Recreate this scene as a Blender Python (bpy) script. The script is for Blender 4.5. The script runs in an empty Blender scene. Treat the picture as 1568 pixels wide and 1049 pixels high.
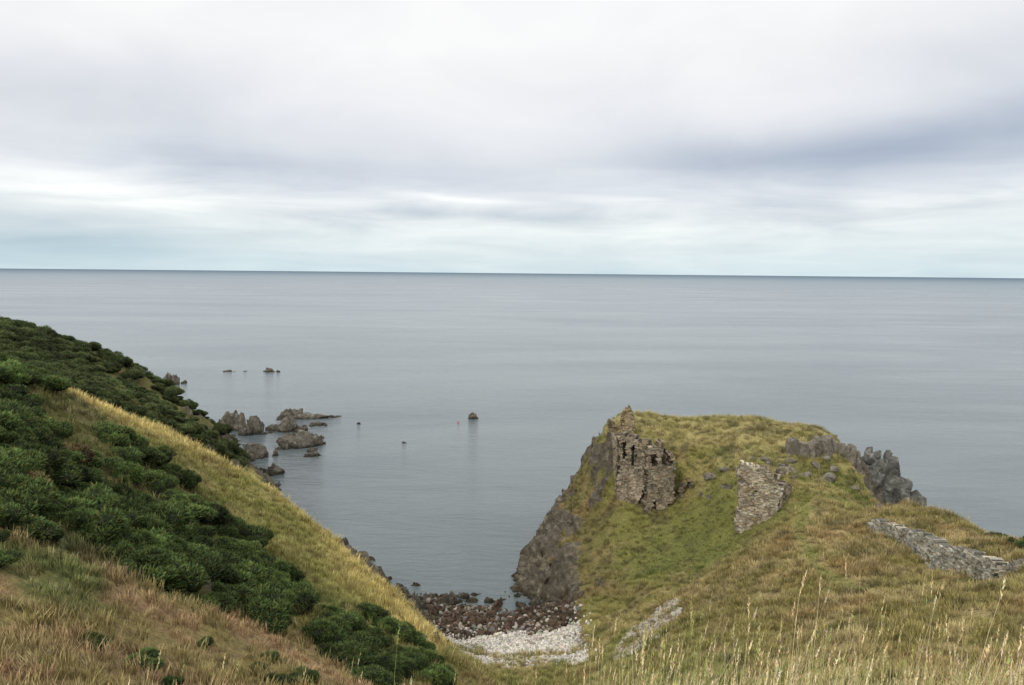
import bpy, math, random, bmesh
import numpy as np
from mathutils import Matrix, Vector
rng=np.random.default_rng(7); random.seed(7)
sc=bpy.context.scene
COL=sc.collection
# ------------------------------------------------------------------ noise
def _h(ix,iy,iz,seed):
    n=(ix.astype(np.int64)*374761393+iy.astype(np.int64)*668265263+iz.astype(np.int64)*2147483647+seed*1274126177)&0xFFFFFFFF
    n=((n^(n>>13))*1274126177)&0xFFFFFFFF
    n=(n^(n>>16))&0xFFFFFFFF
    n=(n*2246822519)&0xFFFFFFFF
    n=n^(n>>15)
    return (n&0xFFFFFF)/float(0xFFFFFF)*2-1
def vn(x,y,z,seed=0):
    x0=np.floor(x);y0=np.floor(y);z0=np.floor(z)
    fx=x-x0;fy=y-y0;fz=z-z0
    fx=fx*fx*(3-2*fx);fy=fy*fy*(3-2*fy);fz=fz*fz*(3-2*fz)
    r=0
    for i in (0,1):
        for j in (0,1):
            for k in (0,1):
                r=r+_h(x0+i,y0+j,z0+k,seed)*(fx if i else 1-fx)*(fy if j else 1-fy)*(fz if k else 1-fz)
    return r
def fbm(x,y,z=None,oct=4,seed=0):
    x=np.asarray(x,float);y=np.asarray(y,float)
    z=np.zeros_like(x) if z is None else z
    a=1;r=0;t=0
    for o in range(oct):
        r=r+a*vn(x,y,z,seed+o*17); t+=a; a*=.5
        x=x*2.03+3.1;y=y*2.03+1.7;z=z*2.03+5.3
    return r/t
# ------------------------------------------------------------------ terrain control points (x,y,z metres; camera stands at 0,0)
CP=[(-98.6,150,34.1),(-81.2,150,29.5),(-69.8,155,21.6),(-61.4,160,12.3),(-56.5,167,1.0),(-82.4,125,30.9),(-57.7,100,29.5),(-54.3,110,25.2),(-47.1,115,18.8),(-45.0,125,12.7),
(-39.6,60,36.6),(-37.5,65,34.6),(-39.6,75,31.2),(-37.7,85,26.7),(-35.4,92,21.3),(-31.3,96,17.4),(-22.9,95,11.4),(-16.7,88,10.5),(-11.8,80,10.8),(-8.3,68,12.9),
(-12.3,18,35.0),(-21.4,32,34.3),(-28.0,42,34.7),(-11.1,22,32.8),(-19.0,38,30.7),(-27.3,55,30.6),(-9.3,28,29.5),(-16.4,50,24.1),(-27.0,70,24.3),(-7.0,35,25.7),(-10.9,55,19.6),(-5.8,48,19.0),
(-60,90,29),(-42,104,14),(-33,108,4),(-31,116,-1),(-20,103,1),(-24,112,-1.5),(-38,125,1),(-36,135,-2),(-46,150,-1),(-50,165,-2),(-17,98,1.5),(-13,92,2.0),(-10,86,4),
(-100,180,24),(-80,180,8),(-66,180,0),(-62,190,-2),(-100,215,4),(-95,240,-2),(-140,200,26),(-150,150,40),(-150,260,8),(-150,310,-3),(-170,100,42),(-100,100,36),(-80,60,40),(-50,40,39),(-60,0,43),(-30,-10,43.3),
(0,0,43.2),(0,3,42.5),(0,5,41.3),(4,5,41.4),(-4,5,41.1),(0,10,38),(8,12,37.3),(15,12,37),(-8,12,37.2),(0,20,31.5),(0,30,26),(0,40,20.2),(0,50,14.6),(1,60,9.8),(1,70,5.6),(1,78,3.6),
(0,-10,44),(30,-10,44),(-20,8,39.5),(7,30,26.5),(6,45,19),
(-7,101,0.3),(0,103,-.3),(7,102,.1),(-8,92,1.4),(5,92,1.3),(0,92,1.3),(-5,85,2.3),(4,85,2.4),(-4,78,4.2),(7,78,4),(8,86,2.6),(0,97,.7),(-10,98,.6),(-12,104,-.6),(0,115,-3),(-10,115,-3),
(3.2,105,-1),(5.6,107,3.5),(1.6,115,-1),(4.6,116,4),(4,126,-1),(7.0,126,4.5),(7,138,-1.5),(9.2,137,4),(12,147,-1),(11.6,135,6.5),(15.5,125,19),(12.8,124,13.3),(11.5,116,7.2),(8,111,4.6),(9.8,98,4.3),(9,88,3.6),
(13,92,5.2),(15,104,6.4),(16.7,111,9.9),(20.6,111,9.9),(25.5,112,11.6),(22.9,100,8.1),(26.7,118,17),(29.3,130,20.8),(40.3,130,20.4),(49.5,120,20.6),(40.7,115,19.7),(31.5,110,17),(32.2,103,15.2),(27.9,103,11.7),(31.7,97,12.9),(50.5,113,18.3),(50,105,13.8),
(20,115.2,13.5),(17.5,120,20.5),(22,122,20.4),(16.5,130,20),(18,140,14),(17,148,2),(20,155,-2),(30,140,15),(30,150,-1),(42,140,12),(44,150,-1),(55,130,8),(56,138,-1),(57,118,7),(64,120,-2),(57,108,4),(60,98,-1),
(44,106,16.5),
(41.8,62,23.2),(44.5,78,20.9),(44.8,85,19.3),(35.9,90,18.7),(42,100,17.4),(39.8,85,18.3),(28.6,80,17.7),(23.3,74,16.5),(18,66,16),(12.7,55,17.3),(22.5,88,10.2),(17.7,80,9.8),(13.3,78,7.1),(17.7,95,7.4),(29,90,13.5),
(26.8,60,20.3),(28.8,50,24.5),(18.9,42,23.9),(21.8,35,27.5),(17.8,26,30.9),(13.5,30,28.6),(25.8,38,27.7),
(52,85,8),(54,75,13),(54,65,17),(66,80,-2),(62,88,-2),(48,94,9),(66,60,8),(78,60,-2),(45,45,28),(60,40,27),(60,20,36),(100,20,30),(60,0,43),(100,45,5),(120,60,-4),(30,15,37),
(35.9,76,19.0),(34.8,63,20.9),(33.9,54,22.8),(38.4,76,20.6),(37.4,63,22.9),(36.7,54,24.8),
(-400,0,44),(-400,-300,45),(0,-400,46),(400,-300,45),(400,0,30),(400,120,-20),(200,250,-20),(0,250,-15),(0,400,-25),(-60,300,-10),(-250,400,-15),(-400,250,10),(0,-80,45),(100,-60,45),(-100,-60,45),(0,180,-8),(-40,200,-6),(90,120,-8),(60,160,-8)]
CP=np.array(CP,float)
c2=1.2**2
def K(d2): return np.sqrt(d2+c2)
A=K(((CP[:,None,:2]-CP[None,:,:2])**2).sum(-1))
n=len(CP); M=np.zeros((n+1,n+1)); M[:n,:n]=A-np.eye(n)*0.03; M[n,:n]=1; M[:n,n]=1
wts=np.linalg.solve(M,np.r_[CP[:,2],0])
def base_h(x,y):
    sh=x.shape; x=x.ravel(); y=y.ravel(); out=np.empty(len(x))
    for s in range(0,len(x),20000):
        xx=x[s:s+20000];yy=y[s:s+20000]
        out[s:s+20000]=K((xx[:,None]-CP[None,:,0])**2+(yy[:,None]-CP[None,:,1])**2)@wts[:n]+wts[n]
    return out.reshape(sh)
def axis(lo,flo,fhi,hi,st):
    a=list(np.arange(flo,fhi+1e-6,st)); s=st
    l=[];p=flo
    while p>lo: s*=1.07; p-=s; l.append(p)
    s=st;r=[];p=fhi
    while p<hi: s*=1.07; p+=s; r.append(p)
    return np.array(l[::-1]+a+r)
xs=axis(-450,-66,62,450,.36); ys=axis(-400,2,160,420,.36)
X,Y=np.meshgrid(xs,ys)
Z0=base_h(X,Y)
gy,gx=np.gradient(Z0,ys,xs); SL=np.hypot(gx,gy)
near=np.clip(1-np.hypot(X,Y-90)/400,0,1)
beach=((X>-9.5)&(X<8.5)&(Y>79)&(Y<103)&(Z0<5)).astype(float)
def sstep(a,b,x):
    t=np.clip((x-a)/(b-a),0,1); return t*t*(3-2*t)
nz=fbm(X/7,Y/7,seed=3)
westf=((X>0)&(X<24)&(Y>96)&(Y<150)).astype(float)*sstep(3.5,9,Z0)
rock=sstep(1.05,1.5,SL-.62*westf+.8*fbm(X/2.2,Y/2.2,Z0/2.2,oct=3,seed=9))
rock=np.maximum(rock,sstep(3.0,1.2,Z0+1.3*nz)*(1-beach))
rock=rock*sstep(6,14,Y)*(Z0<30)
cw=sstep(-.1,.2,fbm(X/4,Y/4,Z0/3,oct=3,seed=21)+sstep(11,3,Z0)-.45)*(Y>98)*(Y<150)*(X>-2)*sstep(13,8,X-(Y-112)*.15)
rock=np.clip(np.maximum(rock,cw),0,1)
Z=Z0+near*(.5*fbm(X/9,Y/9,oct=3,seed=1)+.42*fbm(X/2.6,Y/2.6,oct=3,seed=2)+.16*fbm(X/.9,Y/.9,oct=2,seed=5))*(1-.7*beach)*sstep(3,9,Y)
rid=(1-np.abs(fbm(X/3.5+Z0/5,Y/3.5,Z0/2.5,oct=4,seed=31)))**2
rid2=1-np.abs(fbm(X/1.1,Y/1.1,Z0/1.0,oct=3,seed=37))
Z=Z+rock*((rid-.55)*2.2+(rid2-.7)*1.1)
nx=-gx/np.sqrt(1+SL**2); ny=-gy/np.sqrt(1+SL**2)
dsp=rock*((rid-.5)*1.8+(rid2-.7)*.9)
XX=X+nx*dsp; YY=Y+ny*dsp
def sample(Zg,x,y):
    i=np.clip(np.searchsorted(xs,x)-1,0,len(xs)-2); j=np.clip(np.searchsorted(ys,y)-1,0,len(ys)-2)
    fx=(x-xs[i])/(xs[i+1]-xs[i]); fy=(y-ys[j])/(ys[j+1]-ys[j])
    return (Zg[j,i]*(1-fx)+Zg[j,i+1]*fx)*(1-fy)+(Zg[j+1,i]*(1-fx)+Zg[j+1,i+1]*fx)*fy
def hgt(x,y): return float(sample(Z,np.array([x]),np.array([y]))[0])
# ------------------------------------------------------------------ regions / ground colour
def inpoly(x,y,P):
    r=np.zeros(x.shape,bool); m=len(P)
    for i in range(m):
        x1,y1=P[i];x2,y2=P[(i+1)%m]
        c=((y1>y)!=(y2>y))&(x<(x2-x1)*(y-y1)/((y2-y1)+1e-12)+x1)
        r^=c
    return r
def dpoly(x,y,P):
    d=np.full(x.shape,1e9)
    for (x1,y1),(x2,y2) in zip(P[:-1],P[1:]):
        t=np.clip(((x-x1)*(x2-x1)+(y-y1)*(y2-y1))/((x2-x1)**2+(y2-y1)**2),0,1)
        d=np.minimum(d,np.hypot(x-x1-t*(x2-x1),y-y1-t*(y2-y1)))
    return d
G_NEAR=[(-60,30),(-70,60),(-46,64),(-40,66),(-36,66),(-29,66),(-21.5,60),(-16.4,55),(-13.5,49),(-13,44),(-12,39),(-15,35),(-20,32),(-30,28)]
G_LOW=[(-14.5,54),(-9.8,62),(-6.5,63),(-4.4,49),(-6.4,36),(-10,40)]
G_FAR=[(-170,100),(-75,84),(-58,92),(-48,103),(-44,118),(-47,130),(-58,168),(-75,185),(-180,240)]
STRIP=[(-42,72),(-38,85),(-35,92),(-30,95),(-22.9,94),(-16.7,88),(-11.8,80),(-8.3,68)]
PATH=[(37,96),(34,88),(30,79),(27.5,68),(27,60),(29.5,54),(33,48),(40,44)]
def mix(a,b,t): return a*(1-t[...,None])+np.array(b)*t[...,None]
def gcol(x,y,z):
    n1=fbm(x/6,y/6,oct=4,seed=51); n2=fbm(x/2,y/2,oct=3,seed=61); n3=fbm(x/14,y/14,oct=3,seed=71)
    c=np.ones(x.shape+(3,))*np.array((.24,.225,.075))
    c=mix(c,(.15,.18,.05),sstep(-.1,.4,n1)*.7)
    c=mix(c,(.42,.345,.16),sstep(-.05,.45,n2+.5*n3)*.75)
    c=mix(c,(.20,.145,.07),sstep(.15,.5,-n1+.5*n2)*.7)
    g=np.exp(-(((x-24)/9)**2+((y-101)/11)**2)); c=mix(c,(.14,.17,.045),np.clip(g*1.2+.8*n2*g,0,1)*.7)
    top=sstep(17.5,19.5,z)*(y>104)*(x>12)*(x<60); c=mix(c,(.40,.35,.16),top*(.5+.5*sstep(-.2,.3,n2)))
    west=sstep(17,11,x)*(x>0)*(y>96); c=mix(c,(.19,.16,.07),west*.75); c=mix(c,(.26,.19,.09),west*sstep(0,.4,n2)*.5)
    r=sstep(12,22,x)*sstep(92,84,y); c=mix(c,(.25,.205,.08),r*.55); c=mix(c,(.31,.20,.095),r*sstep(.0,.35,n1)*.6); c=mix(c,(.46,.38,.20),r*sstep(.05,.35,n2)*.55)
    cr=(x>8)*(y>44); nd=fbm(x/1.6,y/1.6,oct=3,seed=65); c=mix(c,(.095,.09,.04),cr*sstep(.18,.42,nd)*.6)
    d=dpoly(x,y,STRIP); s=sstep(10,4,d+2.5*n2)*(x<-6); c=mix(c,(.55,.45,.18),s*.85)
    m=inpoly(x,y,[(-37,88),(-30,74),(-20,62),(-13,58),(-9,66),(-13,80),(-22,92),(-32,95)]).astype(float)
    c=mix(c,(.30,.30,.09),m*.65*(.6+.4*n1)*(1-.7*s))
    l=(x<-3)*sstep(48,38,y)*sstep(-2,-6,x); c=mix(c,(.28,.205,.10),l*.55); c=mix(c,(.38,.24,.145),l*sstep(-.1,.3,n2)*.6); c=mix(c,(.12,.16,.05),l*sstep(.1,.35,n1)*.75)
    f=inpoly(x,y,G_FAR).astype(float); c=mix(c,(.11,.12,.04),f*.75); c=mix(c,(.16,.11,.05),f*sstep(.1,.35,n1)*.5)
    q=inpoly(x,y,G_NEAR).astype(float); c=mix(c,(.08,.095,.035),q*.6)
    e=sstep(14,7,y)*(y>-20); c=mix(c,(.36,.30,.15),e*.8)
    p=dpoly(x,y,PATH); c=mix(c,(.19,.23,.06),sstep(1.1,.35,p+.5*n2)*.45)
    c=c*(1+.22*fbm(x/.9,y/.9,oct=2,seed=81))[...,None]
    return np.clip(c,.01,1)
TC=gcol(X,Y,Z)
sedge=90.8+1.3*np.sin(X*.35+1)+1.8*fbm(X/3,Y/3,seed=91)
shin=beach*sstep(.5,-.5,Y-sedge); weed=beach*(1-shin)
gr=beach*sstep(.2,.5,fbm(X/4,Y/2,seed=92)+sstep(87,83,Y)*.3)*(Y<86.5)
# ------------------------------------------------------------------ mesh helpers
def mk_mesh(name,V,Fc,mats=None,smooth=False,attrs=None):
    me=bpy.data.meshes.new(name)
    V=np.asarray(V,np.float32); Fc=np.asarray(Fc,np.int32); k=Fc.shape[1]
    me.vertices.add(len(V)); me.vertices.foreach_set('co',V.ravel())
    me.loops.add(Fc.size); me.loops.foreach_set('vertex_index',Fc.ravel())
    me.polygons.add(len(Fc)); me.polygons.foreach_set('loop_start',np.arange(0,Fc.size,k,dtype=np.int32))
    me.polygons.foreach_set('loop_total',np.full(len(Fc),k,np.int32))
    me.polygons.foreach_set('use_smooth',np.full(len(Fc),smooth))
    for nm,(typ,data) in (attrs or {}).items():
        a=me.attributes.new(nm,typ,'POINT'); d=np.asarray(data,np.float32)
        if typ=='FLOAT_COLOR':
            d=np.c_[d,np.ones(len(d))].astype(np.float32); a.data.foreach_set('color',d.ravel())
        elif typ=='FLOAT_VECTOR': a.data.foreach_set('vector',d.ravel())
        elif typ=='FLOAT': a.data.foreach_set('value',d.ravel())
    me.update(calc_edges=True); me.validate()
    if mats: 
        for m in mats: me.materials.append(m)
    return me
def add(name,me,parent=None,loc=(0,0,0)):
    o=bpy.data.objects.new(name,me); COL.objects.link(o); o.location=loc
    if parent: o.parent=parent
    return o
class NT:
    def __init__(s,tree): s.t=tree; s.n=tree.nodes; s.l=tree.links
    def new(s,typ,**kw):
        x=s.n.new(typ)
        for k,v in kw.items(): setattr(x,k,v)
        return x
    def put(s,sock,v):
        if isinstance(v,bpy.types.NodeSocket): s.l.new(v,sock)
        elif v is not None: sock.default_value=v
    def math(s,op,a,b=None,c=None,clamp=False):
        x=s.new('ShaderNodeMath',operation=op,use_clamp=clamp); s.put(x.inputs[0],a); s.put(x.inputs[1],b); s.put(x.inputs[2],c); return x.outputs[0]
    def vmath(s,op,a,b=None,out=0):
        x=s.new('ShaderNodeVectorMath',operation=op); s.put(x.inputs[0],a); s.put(x.inputs[1],b); return x.outputs[out]
    def noise(s,vec,scale,detail=4,rough=.5,dist=0,out='Fac'):
        x=s.new('ShaderNodeTexNoise'); s.put(x.inputs['Vector'],vec); x.inputs['Scale'].default_value=scale; x.inputs['Detail'].default_value=detail; x.inputs['Roughness'].default_value=rough; x.inputs['Distortion'].default_value=dist; return x.outputs[out]
    def ramp(s,f,stops):
        x=s.new('ShaderNodeValToRGB'); cr=x.color_ramp
        while len(cr.elements)>1: cr.elements.remove(cr.elements[-1])
        cr.elements[0].position=stops[0][0]; c=stops[0][1]; cr.elements[0].color=(*c,1)
        for p,c in stops[1:]:
            e=cr.elements.new(p); e.color=(*c,1)
        s.put(x.inputs[0],f); return x.outputs[0]
    def mapr(s,f,a,b,c=0,d=1):
        x=s.new('ShaderNodeMapRange'); s.put(x.inputs[0],f)
        for i,v in enumerate((a,b,c,d)): x.inputs[i+1].default_value=v
        return x.outputs[0]
    def mixc(s,f,a,b,mode='MIX'):
        x=s.new('ShaderNodeMix',data_type='RGBA',blend_type=mode); s.put(x.inputs[0],f)
        s.put(x.inputs[6],a if isinstance(a,bpy.types.NodeSocket) else (*a,1)); s.put(x.inputs[7],b if isinstance(b,bpy.types.NodeSocket) else (*b,1)); return x.outputs[2]
    def attr(s,name,typ='GEOMETRY',out='Color'):
        x=s.new('ShaderNodeAttribute',attribute_name=name,attribute_type=typ); return x.outputs[out]
    def bump(s,h,st,dist=.1):
        x=s.new('ShaderNodeBump'); s.put(x.inputs['Height'],h); s.put(x.inputs['Strength'],st); s.put(x.inputs['Distance'],dist); return x.outputs[0]
def mat(name):
    m=bpy.data.materials.new(name); m.use_nodes=True; t=NT(m.node_tree); b=m.node_tree.nodes['Principled BSDF']
    return m,t,b
def rock_color(t,pos,dark=(.055,.048,.04),mid=(.15,.135,.11),light=(.30,.28,.23)):
    n=t.noise(pos,.9,6,.65,.6); c=t.ramp(n,[(.30,dark),(.52,mid),(.72,light)])
    n2=t.noise(pos,6,4,.7); c=t.mixc(.55,c,t.ramp(n2,[(.3,(.4,.4,.4)),(.7,(1.5,1.5,1.45))]),'MULTIPLY')
    geo=t.new('ShaderNodeSeparateXYZ'); t.l.new(pos,geo.inputs[0])
    zz=t.math('ADD',geo.outputs[2],t.math('MULTIPLY',n,.9))
    c=t.mixc(t.mapr(zz,.6,1.5),t.mixc(1,c,(.33,.32,.28),'MULTIPLY'),c)
    h=t.math('ADD',t.noise(pos,1.6,7,.7,.4),t.math('MULTIPLY',n2,.3))
    return c,h
DARK=((.045,.038,.03),(.14,.12,.09),(.30,.265,.20))
m_terr,t,b=mat('turf_and_rock')
g=t.new('ShaderNodeNewGeometry'); pos=g.outputs['Position']
rc,rh=rock_color(t,pos,*DARK)
tint=t.attr('tint'); rk=t.attr('rock',out='Fac'); sh=t.attr('shingle',out='Fac'); wd=t.attr('weed',out='Fac')
gn=t.noise(pos,4,4,.7); gc=t.mixc(.8,tint,t.ramp(gn,[(.3,(.4,.4,.4)),(.7,(1.5,1.45,1.3))]),'MULTIPLY')
edge=t.math('ADD',rk,t.math('MULTIPLY',t.math('SUBTRACT',t.noise(pos,1.5,5,.7),.5),.9))
c=t.mixc(t.mapr(edge,.42,.56),gc,rc)
vor=t.new('ShaderNodeTexVoronoi'); t.put(vor.inputs['Vector'],pos); vor.inputs['Scale'].default_value=3.2
pc=t.mixc(1,t.ramp(vor.outputs['Distance'],[(.1,(.50,.48,.44)),(.75,(.16,.15,.135))]),t.mixc(.25,(1,1,1),vor.outputs['Color']),'MULTIPLY')
c=t.mixc(sh,c,pc)
c=t.mixc(wd,c,t.ramp(t.noise(pos,1.2,6,.75),[(.35,(.03,.021,.014)),(.55,(.085,.06,.04)),(.7,(.17,.14,.11))]))
t.put(b.inputs['Base Color'],c); b.inputs['Roughness'].default_value=.9; b.inputs['Specular IOR Level'].default_value=.2
t.put(b.inputs['Normal'],t.bump(t.math('ADD',t.math('MULTIPLY',rh,1.6),t.math('MULTIPLY',gn,.5)),.9,.35))
def rmat(name,*cols):
    m,t,b=mat(name); g=t.new('ShaderNodeNewGeometry'); rc,rh=rock_color(t,g.outputs['Position'],*cols); t.put(b.inputs['Base Color'],rc); b.inputs['Roughness'].default_value=.85; b.inputs['Specular IOR Level'].default_value=.3
    t.put(b.inputs['Normal'],t.bump(rh,1,.5)); return m
m_rock=rmat('weathered_rock'); m_dark=rmat('dark_cliff_rock',*DARK); m_crag=rmat('pale_crag_rock',(.09,.08,.065),(.22,.195,.16),(.38,.35,.30)); m_stack=rmat('grey_stack_rock',(.05,.05,.047),(.16,.16,.145),(.33,.33,.30))
def stone_mat(name,inst=False):
    m,t,b=mat(name); g=t.new('ShaderNodeNewGeometry'); pos=g.outputs['Position']
    c=t.attr('tint','INSTANCER' if inst else 'GEOMETRY')
    c=t.mixc(.8,c,t.ramp(t.noise(pos,7,4,.7),[(.3,(.5,.5,.5)),(.7,(1.4,1.4,1.35))]),'MULTIPLY')
    if not inst:
        c=t.mixc(t.ramp(t.noise(pos,.7,5,.7),[(.48,(0,0,0)),(.66,(1,1,1))]),c,t.mixc(1,c,(.5,.48,.44),'MULTIPLY'))
        c=t.mixc(t.ramp(t.noise(t.vmath('ADD',pos,(9,4,2)),.9,6,.7),[(.56,(0,0,0)),(.70,(.6,.6,.6))]),c,(.30,.21,.07))
    t.put(b.inputs['Base Color'],c); b.inputs['Roughness'].default_value=.92; b.inputs['Specular IOR Level'].default_value=.2
    if not inst: t.put(b.inputs['Normal'],t.bump(t.noise(pos,14,4,.7),.6,.06))
    return m
m_stone=stone_mat('rubble_masonry'); m_peb=stone_mat('pebble_stone',True)
def leaf_mat(name,inst=True):
    m,t,b=mat(name)
    c=t.attr('vc'); 
    if inst: c=t.mixc(1,c,t.attr('tint','INSTANCER'),'MULTIPLY')
    t.put(b.inputs['Base Color'],c); b.inputs['Roughness'].default_value=.75; b.inputs['Specular IOR Level'].default_value=.25
    return m
m_gorse=leaf_mat('gorse_leaf'); m_tuft=leaf_mat('grass_blade'); m_tall=leaf_mat('dry_grass_stem',False)
# ------------------------------------------------------------------ terrain object
ny_,nx_=X.shape
idx=np.arange(ny_*nx_).reshape(ny_,nx_)
F4=np.stack([idx[:-1,:-1],idx[:-1,1:],idx[1:,1:],idx[1:,:-1]],-1).reshape(-1,4)
me=mk_mesh('headland_terrain',np.stack([XX,YY,Z],-1).reshape(-1,3),F4,[m_terr],True,
  {'tint':('FLOAT_COLOR',TC.reshape(-1,3)),'rock':('FLOAT',(rock*(1-beach)).ravel()),'shingle':('FLOAT',np.clip(shin-gr,0,1).ravel()),'weed':('FLOAT',weed.ravel())})
add('headland_terrain',me)
# ------------------------------------------------------------------ sea
m_sea,t,b=mat('sea_water'); g=t.new('ShaderNodeNewGeometry'); pos=g.outputs['Position']
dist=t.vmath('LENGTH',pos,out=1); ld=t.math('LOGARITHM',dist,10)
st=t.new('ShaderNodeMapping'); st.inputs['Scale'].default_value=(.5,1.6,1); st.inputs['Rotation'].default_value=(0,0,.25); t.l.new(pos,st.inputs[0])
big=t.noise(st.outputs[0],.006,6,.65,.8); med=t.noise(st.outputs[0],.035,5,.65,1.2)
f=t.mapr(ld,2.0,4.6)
bc=t.ramp(f,[(0,(.10,.122,.124)),(.2,(.135,.162,.17)),(.5,(.175,.212,.235)),(.68,(.15,.205,.24)),(.82,(.06,.12,.17)),(1,(.04,.09,.14))])  # bluer deep water; horizon darkening painted in for weak reflection off far waves
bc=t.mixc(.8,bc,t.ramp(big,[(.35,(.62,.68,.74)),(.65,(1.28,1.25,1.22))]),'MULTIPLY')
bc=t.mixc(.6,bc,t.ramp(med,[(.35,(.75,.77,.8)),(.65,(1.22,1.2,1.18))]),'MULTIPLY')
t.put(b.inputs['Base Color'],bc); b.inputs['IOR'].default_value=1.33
t.put(b.inputs['Roughness'],t.ramp(f,[(0,(.10,)*3),(.4,(.22,)*3),(1,(.45,)*3)]))
t.put(b.inputs['Specular IOR Level'],t.ramp(f,[(0,(.5,)*3),(.5,(.38,)*3),(.75,(.21,)*3),(1,(.12,)*3)]))  # reflection lowered with distance to darken the far sea
h=t.math('ADD',t.noise(st.outputs[0],.35,4,.6,.5),t.math('MULTIPLY',t.noise(st.outputs[0],2.2,3,.6),.3))
h=t.math('MULTIPLY',h,t.mapr(med,.3,.7,.4,1.5))
t.put(b.inputs['Normal'],t.bump(h,t.ramp(f,[(0,(.85,)*3),(.35,(.7,)*3),(.7,(.25,)*3)]),.35))
R=[0]+list(np.geomspace(15,60000,60)); V=[(0,0,0)];S=128
for r in R[1:]:
    for k in range(S): V.append((r*math.cos(2*math.pi*k/S),r*math.sin(2*math.pi*k/S),0))
FF=[]
for k in range(S): FF.append((0,1+k,1+(k+1)%S))
for i in range(len(R)-2):
    for k in range(S):
        a=1+i*S+k;b2=1+i*S+(k+1)%S;c_=1+(i+1)*S+(k+1)%S;d=1+(i+1)*S+k
        FF.append((a,d,c_));FF.append((a,c_,b2))
add('sea',mk_mesh('sea',V,FF,[m_sea]))
# ------------------------------------------------------------------ rocks
def ico(sub):
    bm=bmesh.new(); bmesh.ops.create_icosphere(bm,subdivisions=sub,radius=1); 
    V=np.array([v.co[:] for v in bm.verts]);Fx=np.array([[v.index for v in f.verts] for f in bm.faces]); bm.free(); return V,Fx
ICO={k:ico(k) for k in (1,2,3,4,5)}
def rockV(seed,size,sub=4,planes=16,cut=.62,rough=.12,rot=0,boxy=0,ridge=0):
    r=np.random.default_rng(seed); V,Fx=ICO[sub]; V=V.copy()
    if boxy: V/= (np.abs(V)**boxy).sum(1)[:,None]**(1/boxy)
    for i in range(planes):
        nrm=r.normal(size=3); nrm/=np.linalg.norm(nrm); d=r.uniform(cut-.1,cut+.25)*(1.25 if boxy else 1)
        ex=np.clip(V@nrm-d,0,None); V-=ex[:,None]*nrm
    P=V*2.2+seed*3.7
    dn=fbm(P[:,0],P[:,1],P[:,2],oct=4,seed=seed)
    V*=(1+rough*dn*1.6)[:,None]
    if ridge:
        q=V*np.array((5,2,2))+seed; V[:,2]+=ridge*(.6-np.abs(fbm(q[:,0],q[:,1],q[:,2]*0,oct=3,seed=seed+1))*2)*np.clip(V[:,2]+.3,0,1)
    V*=np.array(size); c,s=math.cos(rot),math.sin(rot)
    V=V@np.array([[c,s,0],[-s,c,0],[0,0,1]])
    return V,Fx
def cluster(name,lst,m,sub=4,parent=None,**kw):
    Vs=[];Fs=[];o=0
    for (x,y,z,s,rt,sd) in lst:
        V,Fx=rockV(sd,s,sub,rot=rt,**kw); Vs.append(V+np.array((x,y,z)));Fs.append(Fx+o);o+=len(V)
    return add(name,mk_mesh(name,np.vstack(Vs),np.vstack(Fs),[m]),parent)
def searock(x,y,w,h,seed,n=6,depth=None):
    r=np.random.default_rng(seed); L=[]; w*=1.12; h*=1.3
    d=depth or w*.6
    L.append((x,y,-.1*h,(w*.42,d*.45,h*1.0),r.uniform(-.3,.3),seed))
    for i in range(n):
        q=r.uniform(-.55,.55); s=r.uniform(.22,.42)
        L.append((x+q*w*.8,y+r.uniform(-.4,.4)*d,-h*.12,(w*s*.6,d*s*.7,h*r.uniform(.3,.85)*(1-abs(q)*.7)),r.uniform(0,3),seed*10+i))
    cluster('sea_rock',L,m_rock,planes=22,cut=.55,rough=.2,ridge=.35)
for a in [(-134.5,305,10,4.4,1),(-126,345,6,.7,2),(-108,346,9,1.6,3),(-80.5,219,10.5,6.2,4),(-76,217,7,4.6,44),(-71,213,9,4.4,5),(-67,218,6,2.2,55),(-62.8,236.6,19,1.6,6,9,7),(-67,238,9,2.8,66),(-63.6,216.7,10,4.0,7),(-57,226,8,1.2,77),
          (-61.5,186,8.5,3.8,8),(-64,180,7,3.2,88),(-54.2,197,12.5,3.2,9,8),(-48.4,187,4,.9,10),(-52.8,170.4,6.5,2.6,11),(-59,169,7,3.2,12),(-57,172,4,1.4,13),(-11.5,238,3.8,2.0,14,3),(-28.3,203,1.6,.4,15,1),(-51,207.8,2.5,.7,16,1),
          (-45,228,2,.4,17,1),(-119,346,3,.4,171,1),(-27.3,124.9,1.8,.4,18,2),(-21.9,118.8,1.8,.5,19,2),(-24,121,1.2,.3,20,1),(-16.1,107,3.2,.8,21,4),(-14.6,104,3,1.6,22,4),(-12.2,100.6,3.6,2.2,23,5),(-11.3,104,3.2,1.2,24,5),(-8,103,3.2,1.4,25,4),(-6.2,105,2.6,.8,26,3),
          (-11,97,3,2.2,27,5),(-9.5,99.5,2.8,1.7,28,4),(-10.5,94.5,2.4,1.6,281,4),(1.6,102,2.2,.8,29,3),(3.6,102.6,2.8,1.3,30,4),(6.6,101,3.2,2.2,31,5),(4.8,100,2.2,1.1,32,3),(8,97.5,2.4,2.2,311,4),(1,105.5,1.5,.4,33,2),(-3,103.5,2,.5,34,3),(-13.5,109,2,.45,35,3),(-18,111,2,.4,36,3)]:
    searock(*a)
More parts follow.
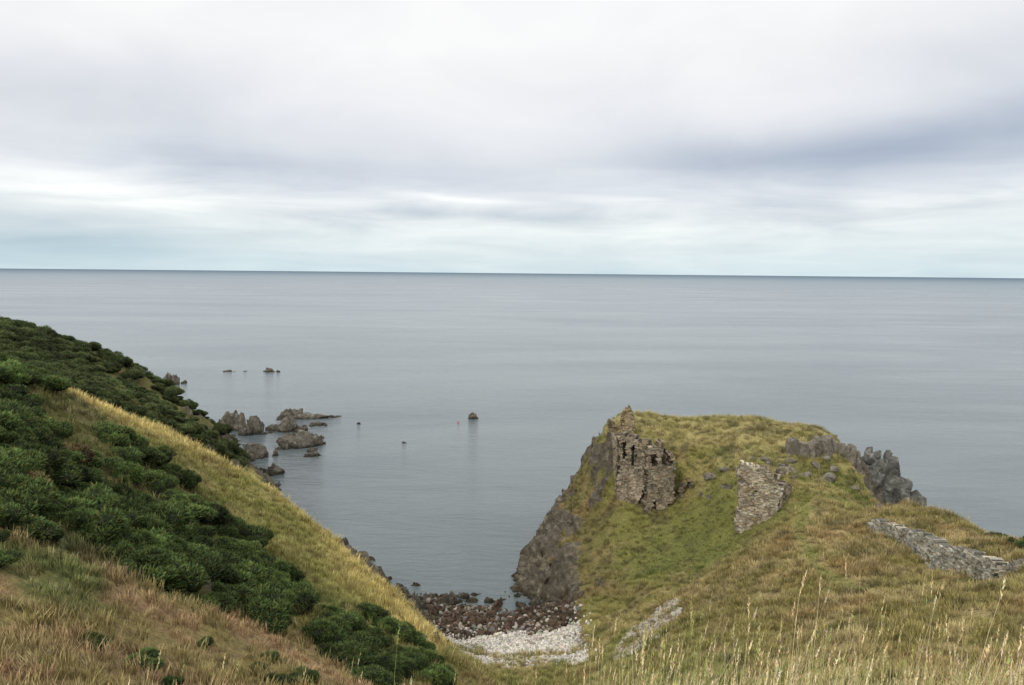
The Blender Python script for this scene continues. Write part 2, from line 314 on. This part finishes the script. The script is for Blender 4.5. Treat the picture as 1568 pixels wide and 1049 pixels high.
# seaward crag: angular blocks piled under a jagged crest line
r=np.random.default_rng(77); L=[]; k=0
px_=[50.5,52,53.5,55,56,57,58,59,60,60.8,61.8,62.8]; pz_=[16.0,16.0,17.6,18.8,18.2,17.4,17.8,15.4,12.8,14.2,11.5,8.5]
for x in np.arange(50.5,63,.75):
    zt=float(np.interp(x,px_,pz_)); z=zt+r.uniform(-.6,.7); first=True
    while z>-1:
        sx=r.uniform(1.0,1.7)*(0.75 if first else 1.25); sz=sx*r.uniform(1.3,1.9); back=(zt-z)*.12
        L.append((x+r.uniform(-.4,.4),117.5-back+r.uniform(-.7,.7),z-sz*.55,(sx,sx*1.1,sz),r.uniform(0,3),2000+k)); k+=1
        z-=sz*.9; first=False
cluster('rock_crag',L,m_stack,3,planes=22,cut=.55,rough=.14)
L=[]; r=np.random.default_rng(5)
for i in range(5):
    x=41.3+i*1.15; L.append((x,112.2+r.uniform(-.3,.5),hgt(x,112)-.3,(.85,1.3,r.uniform(2.2,2.9)),r.uniform(-.35,.35),300+i))
for i in range(4):
    x=47.4+i*1.15; L.append((x,113+r.uniform(-.4,.6),hgt(x,112.6)-.4,(.9,1.3,r.uniform(1.7,2.4)),r.uniform(-.35,.35),320+i))
cluster('rock_outcrop',L,m_crag,4,boxy=5,planes=12,cut=.75,rough=.09)
L=[]
for i,(x,y,s) in enumerate([(31,111,.9),(29.3,112,1.1),(38,108,1.0),(39.5,107,.8),(37,109.5,.7),(41,106,1.1),(42.5,105,.8),(36.5,110.5,.9),(44.5,107,1.2),(40,109.8,.8),(35,111,.6),(46,109,1.1),(33.5,106,.6),(47.5,106,.9),(38.5,104,.7),(36.5,101.5,.9),(43.5,109.5,1.0),(45.5,111,.9)]):
    L.append((x,y,hgt(x,y)+.05,(s*1.3,s,s*.75),i*.7,340+i))
cluster('rock_outcrop',L,m_crag,3,planes=20,cut=.55)
L=[]
for i,(x,y,s) in enumerate([(8.4,98,1.5),(9.2,96.5,1.0),(7.6,101,1.3),(6.2,104,1.6),(4.8,107.5,1.8),(6.4,108.5,1.2),(4.0,112,1.9),(5.6,114,1.3),(4.6,118,1.9),(6.5,121,1.4),(6.2,124,1.8),(7.5,129,1.6),(9.2,134,1.8),(10.6,139,1.6),(11.5,98,1.0),(12.0,97,.8),(9.5,118,1.1),(10.5,124,1.2),(12.2,130,1.2),(13.2,126,.9)]):
    L.append((x,y,hgt(x,y)-.25*s,(s,s*.9,s*1.0),i*1.3,360+i))
cluster('cliff_rock',L,m_dark,4,planes=22,cut=.55,rough=.2,ridge=.3)
# ------------------------------------------------------------------ masonry
def masonry(name,p0,p1,ztop,zbot,th,openings=(),parent=None,seed=0,sfun=None,tone=(.27,.235,.18),course=.21,sl=.34,rg=1.0):
    r=np.random.default_rng(seed); p0=np.array(p0,float);p1=np.array(p1,float); Lw=np.linalg.norm(p1-p0); d=(p1-p0)/Lw; nn=np.array([-d[1],d[0]])
    V=[];Fc=[];C=[]
    def box(s0,s1,z0,z1,t0,t1,col,j):
        o=len(V)
        for (s,z,tt) in ((s0,z0,t0),(s1,z0,t0),(s1,z1,t0),(s0,z1,t0),(s0,z0,t1),(s1,z0,t1),(s1,z1,t1),(s0,z1,t1)):
            jj=r.uniform(-j,j,3); s_=s+jj[0]; t_=tt+jj[1]*1.5; q=p0+d*s_+nn*t_
            V.append((q[0],q[1],z+jj[2])); C.append(col)
        for f in ((0,1,2,3),(5,4,7,6),(4,0,3,7),(1,5,6,2),(3,2,6,7),(4,5,1,0)): Fc.append([o+k for k in f])
    zmin=min(zbot(s) for s in np.linspace(0,Lw,9)); zmax=max(ztop(s) for s in np.linspace(0,Lw,30))
    z=zmin; e0=e1=0
    while z<zmax+.3:
        ch=course*r.uniform(.65,1.4); s=-r.uniform(0,.3)
        lo,hi=(0,Lw) if sfun is None else sfun(z)
        e0=np.clip(e0+r.uniform(-.12,.12),-.15,.25); e1=np.clip(e1+r.uniform(-.12,.12),-.25,.15)
        lo+=e0+r.uniform(-.06,.06); hi+=e1+r.uniform(-.06,.06)
        while s<Lw+.2:
            l=sl*r.uniform(.45,1.7); sm=s+l/2; zm=z+ch/2
            rag=(.35*math.sin(sm*3.1+seed)+.22*math.sin(sm*7.7+seed*2))*rg
            ok=lo<=sm<=hi and zm<ztop(sm)+rag*.6+r.uniform(-.12,.12) and zm>zbot(sm)-.3
            wob=.10*math.sin(zm*2.3+seed)
            for op in openings:
                if op(sm+wob,zm+.1*math.sin(sm*9)): ok=False
            if ok:
                v=r.uniform(.6,1.35); k=r.uniform(-.07,.07); tp=.5*(float(vn(np.array([sm*.9]),np.array([zm*.9]),np.array([seed*1.0]),seed)[0]))
                col=np.clip(np.array(tone)*v*(1+tp*.6)*np.array((1+k,1,1-k)),.02,.6)
                e=r.uniform(-.09,.08)+.08*tp
                zs=r.uniform(-.03,.03)
                box(s+.008,s+l-.008,z+.006+zs,z+ch-.006+zs,-e,th+e,col,.03)
                box(s-.01,s+l+.01,z-.01,z+ch+.01,.12,th-.12,np.array(tone)*.38,.0)
            s+=l
        z+=ch
    return add(name,mk_mesh(name,V,Fc,[m_stone],False,{'tint':('FLOAT_COLOR',np.array(C))}),parent)
def prof(pts):
    xs_=[p[0] for p in pts]; zs_=[p[1] for p in pts]; return lambda s: float(np.interp(s,xs_,zs_))
def rect(s0,s1,z0,z1): return lambda s,z: s0<s<s1 and z0<z<z1
def tri(s0,s1,z0,z1,sp_):
    def f(s,z):
        if not z0<z<z1: return False
        k=(z-z0)/(z1-z0); return s0+(sp_-s0)*k<s<s1+(sp_-s1)*k
    return f
castle=bpy.data.objects.new('castle_ruin',None); COL.objects.link(castle)
TN=(.33,.28,.215)
masonry('tower_front_wall',(15.9,114.2),(19.6,111.9),prof([(0,20.7),(.6,21.5),(1.6,21.1),(2.8,21.3),(3.4,20.5),(4.4,20.7)]),lambda s:9.6,1.5,
   [rect(.65,1.3,17.6,20.3),rect(2.1,2.9,16.8,19.9),tri(2.7,4.8,10.0,13.6,4.3)],castle,1,tone=TN,sfun=lambda z:(-.35*max(0,13-z)*.5,4.5))
masonry('tower_gable_wall',(19.7,111.2),(24.0,112.0),prof([(0,19.7),(.8,20.4),(1.5,19.9),(2.1,20.8),(2.7,20.4),(3.3,19.3),(4.0,18.7),(4.5,17.2)]),lambda s:9.0,1.5,
   [rect(.6,1.6,17.2,19.0),tri(2.1,4.1,17.2,20.3,2.6),rect(-.1,.35,12.5,16.6),tri(.9,2.1,10.2,12.2,1.4)],castle,2,tone=TN,sfun=lambda z:(0,4.5 if z>11.5 else 3.7))
masonry('tower_side_wall',(15.8,121),(15.8,114.8),prof([(0,20.2),(3,20.3),(6.3,20.6)]),lambda s:10+ (6.2-s)*1.1,1.2,[rect(3.8,4.4,17.5,19)],castle,3,tone=TN)
masonry('tower_return_wall',(24.0,112.4),(24.6,117),prof([(0,17.6),(2,17.9),(4,17.4),(5.7,17.0)]),lambda s:10.5+s,1.1,[],castle,4,tone=TN)
masonry('tower_inner_wall',(19.2,113.4),(19.8,119),prof([(0,20.0),(2,19.8),(6,20.0)]),lambda s:11,1.0,[],castle,5,tone=TN)
masonry('tower_back_wall',(16.2,116.6),(24.0,116.8),prof([(0,19.8),(4,19.4),(6,18.8),(8.2,17.4)]),lambda s:11,.8,[],castle,15,tone=(.09,.075,.055),course=.3,sl=.5)  # stone tone darkened to stand in for shade seen through the openings
masonry('chimney_stub',(16.9,118.4),(19.0,118),prof([(0,22.4),(.3,24.0),(1.1,24.6),(1.6,24.2),(2.1,22.4)]),lambda s:19,1.2,[],castle,6,tone=(.36,.29,.19))
masonry('wall_stub',(15.3,122.2),(17.0,121.8),prof([(0,21.6),(.9,21.9),(1.2,21.0),(2.0,21.0)]),lambda s:18,1.0,[],castle,7,tone=(.36,.29,.19))
masonry('vault_arch',(24.9,112.7),(27.2,112.9),prof([(0,13.6),(1.2,14.8),(2.4,13.7)]),lambda s:10.6,1.0,[tri(.5,2.0,12.6,14.8,1.3)],castle,8,tone=(.2,.17,.12))
masonry('keep_front_wall',(29.2,98.3),(34.4,97.2),prof([(0,20.2),(.5,21.0),(1.3,20.8),(2.2,20.6),(3.0,20.4),(3.8,20.2),(4.4,18.9),(5.3,18.0)]),lambda s:11.8,1.5,[rect(1.9,2.2,17.3,17.7)],castle,9,tone=(.50,.43,.335),course=.19,sl=.32,rg=.35)
masonry('keep_side_wall',(34.5,97.4),(38.0,101.5),prof([(0,18.0),(1.2,18.4),(2.5,17.9),(4,17.2),(5.4,16.4)]),lambda s:12.4+s*.5,1.3,[],castle,10,tone=(.33,.28,.21),rg=.5)
masonry('enclosure_wall',(36.4,104),(39.5,107),prof([(0,18.2),(2,18.6),(4.3,18.4)]),lambda s:16,.8,[],castle,11,tone=(.36,.32,.25))
ws=bpy.data.objects.new('drystone_wall',None); COL.objects.link(ws)
masonry('wall_run',(36.4,77.5),(35.0,63.5),prof([(0,19.8),(1.5,20.9),(5,21.4),(9,22.3),(14,23.3)]),prof([(0,18.2),(14,20.0)]),1.0,[],ws,12,tone=(.42,.40,.34),course=.17,sl=.33,rg=.3)
masonry('wall_run_near',(35.0,63.4),(34.2,53.6),prof([(0,23.3),(2,23.3),(5,24.1),(9.8,24.9)]),prof([(0,20.0),(9.8,21.9)]),1.0,[],ws,13,tone=(.42,.40,.34),course=.17,sl=.33,rg=.3)
masonry('wall_return',(34.3,53.6),(39.5,52.0),prof([(0,24.6),(3,25.2),(5.4,26.0)]),prof([(0,22),(5.4,24)]),.9,[],ws,14,tone=(.42,.40,.34),course=.17,sl=.33,rg=.3)
# ------------------------------------------------------------------ instancing
def variant_coll(name,meshes):
    c=bpy.data.collections.new(name)
    for i,me in enumerate(meshes): c.objects.link(bpy.data.objects.new(f'{name}_{i}',me))
    return c
def scatter(name,P,rot,scl,tint,coll,nvar):
    P=np.asarray(P); 
    me=bpy.data.meshes.new(name); me.vertices.add(len(P)); me.vertices.foreach_set('co',P.astype(np.float32).ravel())
    for nm,d in (('rot',rot),('scl',scl),('tint',tint)):
        a=me.attributes.new(nm,'FLOAT_VECTOR','POINT'); a.data.foreach_set('vector',np.asarray(d,np.float32).ravel())
    a=me.attributes.new('vid','INT','POINT'); a.data.foreach_set('value',rng.integers(0,nvar,len(P)).astype(np.int32))
    o=add(name,me)
    ng=bpy.data.node_groups.new(name+'_gn','GeometryNodeTree')
    ng.interface.new_socket('Geometry',in_out='INPUT',socket_type='NodeSocketGeometry'); ng.interface.new_socket('Geometry',in_out='OUTPUT',socket_type='NodeSocketGeometry')
    N=ng.nodes; gi=N.new('NodeGroupInput'); go=N.new('NodeGroupOutput'); iop=N.new('GeometryNodeInstanceOnPoints'); ci=N.new('GeometryNodeCollectionInfo')
    ci.inputs['Collection'].default_value=coll; ci.inputs['Separate Children'].default_value=True; ci.inputs['Reset Children'].default_value=True
    def na(nm,typ):
        x=N.new('GeometryNodeInputNamedAttribute'); x.data_type=typ; x.inputs['Name'].default_value=nm; return [q for q in x.outputs if q.enabled and q.name=='Attribute'][0]
    l=ng.links; l.new(gi.outputs[0],iop.inputs['Points']); l.new(ci.outputs[0],iop.inputs['Instance']); iop.inputs['Pick Instance'].default_value=True
    l.new(na('vid','INT'),iop.inputs['Instance Index']); l.new(na('rot','FLOAT_VECTOR'),iop.inputs['Rotation']); l.new(na('scl','FLOAT_VECTOR'),iop.inputs['Scale'])
    l.new(iop.outputs[0],go.inputs[0])
    md=o.modifiers.new('scatter','NODES'); md.node_group=ng
    return o
def gorse_mesh(seed,nleaf=3000):
    r=np.random.default_rng(seed); nl=16
    cen=[];rad=[]
    for i in range(nl):
        a=r.uniform(0,6.28);q=math.sqrt(r.uniform(0,1))*.72; cen.append((q*math.cos(a),q*math.sin(a),.15+.55*(1-q*q)*r.uniform(.5,1.15))); rad.append(r.uniform(.20,.42))
    cen=np.array(cen);rad=np.array(rad); lum=r.uniform(.7,1.25,nl)
    li=r.integers(0,nl,nleaf*2); dr=r.normal(size=(nleaf*2,3)); dr[:,2]=np.abs(dr[:,2])*.9-.15; dr/=np.linalg.norm(dr,axis=1)[:,None]
    P=cen[li]+dr*rad[li][:,None]*r.uniform(.88,1.25,(nleaf*2,1))
    d=np.linalg.norm(P[:,None]-cen[None],axis=2)/rad[None]; keep=(d.min(1)>.86)&(P[:,2]>-.1); P=P[keep][:nleaf];dr=dr[keep][:nleaf];li=li[keep][:nleaf]; m=len(P)
    ax=dr*.8+r.normal(size=(m,3))*.45+np.array((0,0,.3)); ax/=np.linalg.norm(ax,axis=1)[:,None]
    sd=np.cross(ax,r.normal(size=(m,3))); sd/=np.linalg.norm(sd,axis=1)[:,None]
    L=r.uniform(.06,.18,(m,1));w=r.uniform(.018,.034,(m,1))
    V=np.stack([P-sd*w-ax*L*.3,P+sd*w-ax*L*.3,P+ax*L],1).reshape(-1,3); Fc=np.arange(m*3).reshape(-1,3)
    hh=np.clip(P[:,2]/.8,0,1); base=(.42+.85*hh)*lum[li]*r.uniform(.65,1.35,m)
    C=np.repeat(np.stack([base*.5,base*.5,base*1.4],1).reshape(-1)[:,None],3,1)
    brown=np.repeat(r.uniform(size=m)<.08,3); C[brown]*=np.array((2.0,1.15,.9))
    iv,iF=ICO[2]; o=len(V);VV=[V];FF=[Fc];CC=[C]
    for k in range(nl):
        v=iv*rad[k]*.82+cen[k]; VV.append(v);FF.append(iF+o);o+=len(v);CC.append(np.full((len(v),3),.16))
    return mk_mesh('gorse',np.vstack(VV),np.vstack(FF),[m_gorse],False,{'vc':('FLOAT_COLOR',np.vstack(CC))})
def tuft_mesh(seed,nb=26,spread=.3,hgt_=.5,wd=.014,lean=.6):
    r=np.random.default_rng(seed); V=[];Fc=[];C=[]
    for i in range(nb):
        a=r.uniform(0,6.28);q=spread*math.sqrt(r.uniform()); bx,by=q*math.cos(a),q*math.sin(a); h=hgt_*r.uniform(.45,1.15); la=a+r.uniform(-.8,.8); ln=r.uniform(.1,lean)*h
        dx,dy=math.cos(la),math.sin(la); w=wd*r.uniform(.7,1.4); px,py=-dy*w,dx*w; o=len(V); v=r.uniform(.7,1.35)
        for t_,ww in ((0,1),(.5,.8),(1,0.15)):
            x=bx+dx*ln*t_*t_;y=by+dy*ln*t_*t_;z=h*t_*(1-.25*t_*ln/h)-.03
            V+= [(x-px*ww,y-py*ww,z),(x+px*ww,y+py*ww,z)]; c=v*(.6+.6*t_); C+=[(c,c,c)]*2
        Fc+=[(o,o+1,o+3,o+2),(o+2,o+3,o+5,o+4)]
    return mk_mesh('tuft',V,Fc,[m_tuft],False,{'vc':('FLOAT_COLOR',np.array(C))})
def cand(nn,x0,x1,y0,y1): return rng.uniform(x0,x1,nn),rng.uniform(y0,y1,nn)
GV=variant_coll('gorse_variant',[gorse_mesh(i) for i in range(5)])
def gorse_pts(poly,nn,thr,rmin,rmax,seed,far=False):
    P=np.array(poly); x,y=cand(nn,P[:,0].min(),P[:,0].max(),P[:,1].min(),P[:,1].max())
    k=inpoly(x,y,poly)&(fbm(x/5,y/5,oct=3,seed=seed)>thr)&(sample(Z0,x,y)>2.5)&(np.abs(x)<y*.75+8)
    x=x[k];y=y[k]; s=rmin+(rmax-rmin)*rng.uniform(size=len(x))**1.6
    z=sample(Z,x,y)-.12*s
    tn=np.array((.073,.112,.033))*rng.uniform(.6,1.4,(len(x),1))*(1+.5*fbm(x/4,y/4,seed=seed+5))[:,None]
    if far: tn=tn*np.array((1.0,.9,1.1))
    br=(fbm(x/3.5,y/3.5,seed=seed+8)>.42)&(rng.uniform(size=len(x))<.35); tn[br]=np.array((.13,.11,.05))*rng.uniform(.7,1.3,(br.sum(),1))
    return np.stack([x,y,z],1),s,tn
parts=[gorse_pts(G_NEAR,3000,-.2,.55,1.7,100),gorse_pts(G_LOW,380,-.2,.5,1.35,140),gorse_pts(G_FAR,8500,-.3,.8,2.2,120,True),
       gorse_pts([(40,56),(48,56),(48,68),(42,70)],70,-.2,.5,1.0,160),gorse_pts([(-20,14),(-8,16),(-6,30),(-16,36),(-30,26)],160,.22,.4,.8,170)]
P=np.vstack([p[0] for p in parts]);s=np.concatenate([p[1] for p in parts]);tn=np.vstack([p[2] for p in parts])
rot=np.c_[rng.uniform(-.15,.15,len(P)),rng.uniform(-.15,.15,len(P)),rng.uniform(0,6.28,len(P))]
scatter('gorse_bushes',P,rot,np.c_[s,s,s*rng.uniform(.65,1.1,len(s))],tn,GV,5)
TV=variant_coll('grass_variant',[tuft_mesh(i) for i in range(6)])
def tufts(nn,x0,x1,y0,y1,smin,smax):
    x,y=cand(nn,x0,x1,y0,y1)
    k=(sample(rock,x,y)<.45)&(sample(Z0,x,y)>1.5)&~((sample(beach,x,y)>.4)&(sample(gr,x,y)<.3))
    k&=np.abs(x)<y*.72+4
    k&=fbm(x/1.3,y/1.3,oct=2,seed=222)>-.35
    x=x[k];y=y[k]; z=sample(Z,x,y); c=gcol(x,y,z); c=c*rng.uniform(.65,1.35,(len(x),1))*1.12
    st=rng.uniform(size=len(x))<.14; c[st]=c[st]*.5+np.array((.44,.37,.2))*.5
    s=rng.uniform(smin,smax,len(x))*np.where(dpoly(x,y,STRIP)<7,1.3,1.0)*(1+.4*fbm(x/3,y/3,seed=223))
    turf=np.exp(-(((x-24)/9)**2+((y-101)/11)**2)); s*=1-.5*turf
    s[dpoly(x,y,PATH)<.6]*=.5
    return np.stack([x,y,z],1),s,c
parts=[tufts(15000,-40,40,8,42,.5,1.15),tufts(26000,-60,62,42,80,.6,1.35),tufts(28000,-62,62,80,140,.7,1.5)]
P=np.vstack([p[0] for p in parts]);s=np.concatenate([p[1] for p in parts]);tn=np.vstack([p[2] for p in parts])
rot=np.c_[rng.uniform(-.25,.25,len(P)),rng.uniform(-.25,.25,len(P)),rng.uniform(0,6.28,len(P))]
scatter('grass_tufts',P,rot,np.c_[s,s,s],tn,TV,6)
def peb(seed):
    V,Fx=rockV(seed,(1,.85,.6),2,10,.6,.1); return mk_mesh('pebble',V,Fx,[m_peb])
PV=variant_coll('pebble_variant',[peb(500+i) for i in range(6)])
def pebs(nn,region,smin,smax,tone,var,lift=.2,mask=None):
    P_=np.array(region); x,y=cand(nn,P_[:,0].min(),P_[:,0].max(),P_[:,1].min(),P_[:,1].max()); k=inpoly(x+.8*fbm(x,y,seed=801),y+1.0*fbm(x/1.5,y/1.5,seed=802),region)
    if mask is not None: k&=mask(x,y)
    x=x[k];y=y[k]
    s=smin+(smax-smin)*rng.uniform(size=len(x))**2.5; z=sample(Z,x,y)+s*lift
    return np.stack([x,y,z],1),s,np.array(tone)*rng.uniform(1-var,1+var,(len(x),1))*rng.uniform(.92,1.08,(len(x),3))
def sc_peb(name,pp):
    P=np.vstack([p[0] for p in pp]);s=np.concatenate([p[1] for p in pp]);tn=np.vstack([p[2] for p in pp])
    scatter(name,P,rng.uniform(0,6.28,(len(P),3)),np.c_[s,s,s],tn,PV,6)
shm=lambda x,y: rng.uniform(size=len(x))<np.clip(sample(shin-gr,x,y)+.06,0,1)
sc_peb('beach_shingle',[pebs(17000,[(-11,79),(9,79),(10,93.5),(-10,93.5)],.07,.26,(.56,.53,.48),.35,mask=shm),pebs(260,[(-11,80),(9,80),(9,95),(-10,95)],.2,.5,(.36,.33,.29),.4)])
sc_peb('seaweed_boulders',[pebs(1500,[(-12,90.5),(9,91.5),(9,101),(-12,102)],.12,.6,(.085,.060,.042),.5),pebs(420,[(-12,91),(9,92),(9,101),(-12,102)],.15,.6,(.26,.24,.21),.5)])
sc_peb('scree',[pebs(5200,[(10.0,70),(13,68.5),(15.5,73),(18.5,79),(18.5,84),(14,83),(10.8,78)],.1,.36,(.40,.37,.31),.35,mask=lambda x,y: fbm(x/1.2,y/1.2,oct=2,seed=803)>-.25)])
bm=bmesh.new(); bmesh.ops.create_uvsphere(bm,u_segments=20,v_segments=12,radius=.3)
r_=bmesh.ops.create_cone(bm,cap_ends=True,segments=12,radius1=.07,radius2=.04,depth=.4)
for v in r_['verts']: v.co.z+=.4
me=bpy.data.meshes.new('buoy'); bm.to_mesh(me); bm.free()
m,t,b=mat('buoy_paint'); g=t.new('ShaderNodeNewGeometry'); t.put(b.inputs['Base Color'],t.mixc(t.noise(g.outputs['Position'],6,3),(.6,.08,.06),(.45,.1,.08))); b.inputs['Roughness'].default_value=.5
me.materials.append(m); add('mooring_buoy',me,None,(-15.9,231,.02))
# ------------------------------------------------------------------ tall dry grass at the cliff edge
V=[];Fc=[];C=[]
def blade(x,y,z,h,w,ang,ln,col,head):
    dx,dy=math.cos(ang),math.sin(ang); fa=random.uniform(0,3.14); px,py=math.cos(fa),math.sin(fa)*.5; n_=6; o=len(V)
    for i in range(n_+1):
        t_=i/n_; ww=w*(1-t_*.8); cx=x+dx*ln*t_**2.2; cy=y+dy*ln*t_**2.2; cz=z+h*t_-.25*ln*t_**3
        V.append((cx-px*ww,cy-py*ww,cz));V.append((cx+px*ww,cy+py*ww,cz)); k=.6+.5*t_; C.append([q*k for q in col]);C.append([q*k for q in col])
        if i<n_: a=o+2*i; Fc.append((a,a+1,a+3,a+2))
    if head:
        hl=random.uniform(.08,.17); hw=random.uniform(.007,.013)
        for s_ in range(18):
            f_=s_/18; bx=cx+dx*.25*hl*f_; by=cy+dy*.25*hl*f_; bz=cz-.02+hl*f_; rr=hw*math.sin(math.pi*min(1,f_*.85+.15)); a=random.uniform(0,6.28); qx,qy=math.cos(a)*rr,math.sin(a)*rr; o=len(V)
            V.extend([(bx-qy*.35,by+qx*.35,bz),(bx+qy*.35,by-qx*.35,bz),(bx+qx+qy*.2,by+qy-qx*.2,bz+hl*.12),(bx+qx-qy*.2,by+qy+qx*.2,bz+hl*.12)]); C.extend([[q*random.uniform(.95,1.3) for q in col]]*4); Fc.append((o,o+1,o+2,o+3))
cl_x=[random.uniform(-.75,3.4) for _ in range(26)]
def drop(nn,x0,x1,y0,y1,hmin,hmax,ph,clump=0):
    for i in range(nn):
        y=random.uniform(y0,y1); xx=random.uniform(x0,x1)
        if random.random()<clump: xx=random.choice(cl_x)+random.gauss(0,.09)
        hf=1.0
        if -.7<xx<.45: 
            hf=.72
            if hmin>=.9 and random.random()<.6: continue
        x=xx*y/4.5
        z=hgt(x,y)-.03; v=random.uniform(.75,1.3)
        base=random.choice([(.58,.48,.28),(.52,.43,.24),(.42,.38,.17),(.28,.30,.10),(.64,.56,.37)])
        blade(x,y,z,random.uniform(hmin,hmax)*hf,random.uniform(.002,.0042),random.uniform(-.8,1.6),random.uniform(.05,.42),[q*v for q in base],random.random()<ph)
drop(8000,-.75,3.4,3.8,6.5,.4,.98,.25,.4)
drop(560,-.6,3.4,4.0,6.0,.9,1.3,.85,.6)
drop(26,0.3,3.4,4.2,5.5,1.25,1.55,1)
drop(1300,-3.4,-.7,4.5,8,.25,.85,.3)
drop(80,-3.2,-.5,4.0,6.0,.8,1.15,.7)
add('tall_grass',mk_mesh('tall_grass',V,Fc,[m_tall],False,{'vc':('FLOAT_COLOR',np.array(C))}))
# ------------------------------------------------------------------ sky
w=bpy.data.worlds.new('World'); sc.world=w; w.use_nodes=True; t=NT(w.node_tree); w.node_tree.nodes.clear()
out=t.new('ShaderNodeOutputWorld'); SUN_EL=math.radians(42); SUN_AZ=math.radians(215)
sky=t.new('ShaderNodeTexSky',sky_type='NISHITA'); sky.sun_disc=False; sky.sun_elevation=SUN_EL; sky.sun_rotation=SUN_AZ
bg1=t.new('ShaderNodeBackground'); t.l.new(sky.outputs[0],bg1.inputs[0]); bg1.inputs[1].default_value=.09
tc=t.new('ShaderNodeTexCoord'); D=tc.outputs['Generated']; sx=t.new('ShaderNodeSeparateXYZ'); t.l.new(D,sx.inputs[0]); x,y,z=sx.outputs
zz=t.math('MAXIMUM',z,0.0); q=t.math('ADD',zz,.07)
def comb(a,b_,c_):
    v=t.new('ShaderNodeCombineXYZ'); t.put(v.inputs[0],a);t.put(v.inputs[1],b_);t.put(v.inputs[2],c_); return v.outputs[0]
n1=t.noise(comb(t.math('DIVIDE',x,q),t.math('DIVIDE',y,q),3.3),.55,5,.5,.6)
n2=t.noise(comb(t.math('MULTIPLY',x,3.2),t.math('MULTIPLY',y,1.5),t.math('MULTIPLY',z,24)),1.3,6,.58,.6)
n3=t.noise(comb(t.math('MULTIPLY',x,3),t.math('MULTIPLY',y,2),t.math('MULTIPLY',z,7)),.8,5,.5,.3)
n4=t.noise(comb(t.math('MULTIPLY',x,3),t.math('MULTIPLY',y,2),t.math('MULTIPLY',z,6)),1.7,5,.5,.6)
z2=t.math('ADD',zz,t.math('MULTIPLY',t.math('SUBTRACT',n3,.5),.09)); z2=t.math('ADD',z2,t.math('MULTIPLY',x,.01))
x2=t.math('ADD',x,t.math('MULTIPLY',t.math('SUBTRACT',n3,.5),.35))
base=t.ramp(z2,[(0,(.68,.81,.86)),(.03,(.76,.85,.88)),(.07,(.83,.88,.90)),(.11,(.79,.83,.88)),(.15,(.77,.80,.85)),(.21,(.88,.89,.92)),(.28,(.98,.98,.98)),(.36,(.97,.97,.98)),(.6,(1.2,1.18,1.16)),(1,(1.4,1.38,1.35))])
def gauss(x0,z0,sx_,sz_):
    a=t.math('DIVIDE',t.math('SUBTRACT',x2,x0),sx_); b_=t.math('DIVIDE',t.math('SUBTRACT',z2,z0),sz_)
    return t.math('EXPONENT',t.math('MULTIPLY',t.math('ADD',t.math('MULTIPLY',a,a),t.math('MULTIPLY',b_,b_)),-1))
L=t.math('MULTIPLY',t.math('SUBTRACT',n1,.5),.18)
L=t.math('ADD',L,t.math('MULTIPLY',t.math('SUBTRACT',n4,.5),.18))
lowmask=gauss(0,.08,3,.05)
for f_,amp in ((gauss(.40,.152,.24,.036),-.27),(gauss(.64,.25,.2,.07),-.22),(gauss(-.28,.128,.30,.018),-.12),(gauss(-.50,.085,.2,.03),.10),(gauss(-.6,.02,.2,.028),-.18),(gauss(.05,.075,.35,.010),-.12),(gauss(-.05,.10,.08,.006),.16),(gauss(-.45,.2,.2,.04),-.09),(gauss(.5,.05,.3,.02),.08),
              (t.math('MULTIPLY',lowmask,t.math('SUBTRACT',n2,.5)),.8)):
    L=t.math('ADD',L,t.math('MULTIPLY',f_,amp))
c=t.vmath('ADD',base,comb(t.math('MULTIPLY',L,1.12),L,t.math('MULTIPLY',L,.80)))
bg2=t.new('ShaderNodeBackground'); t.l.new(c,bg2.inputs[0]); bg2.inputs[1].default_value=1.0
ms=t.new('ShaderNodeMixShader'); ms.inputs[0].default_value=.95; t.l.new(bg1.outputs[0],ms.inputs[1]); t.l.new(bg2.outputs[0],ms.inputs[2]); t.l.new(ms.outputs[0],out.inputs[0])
sl=bpy.data.lights.new('sun','SUN'); sl.energy=1.5; sl.angle=math.radians(14); sl.color=(1,.95,.87); so=bpy.data.objects.new('sun',sl); COL.objects.link(so)
dv=Vector((math.sin(SUN_AZ)*math.cos(SUN_EL),math.cos(SUN_AZ)*math.cos(SUN_EL),math.sin(SUN_EL))); so.rotation_euler=dv.to_track_quat('Z','Y').to_euler()
# ------------------------------------------------------------------ camera
cd=bpy.data.cameras.new('camera'); cam=bpy.data.objects.new('camera',cd); COL.objects.link(cam); cd.sensor_width=36; cd.lens=27.46; cd.clip_end=150000; cd.clip_start=.05
cam.matrix_world=Matrix.Translation((0,0,45))@Matrix.Rotation(math.radians(90-5.11),4,'X')@Matrix.Rotation(.0096,4,'Z')
sc.camera=cam
sc.view_settings.view_transform='Standard'; sc.view_settings.look='None'; sc.view_settings.exposure=0
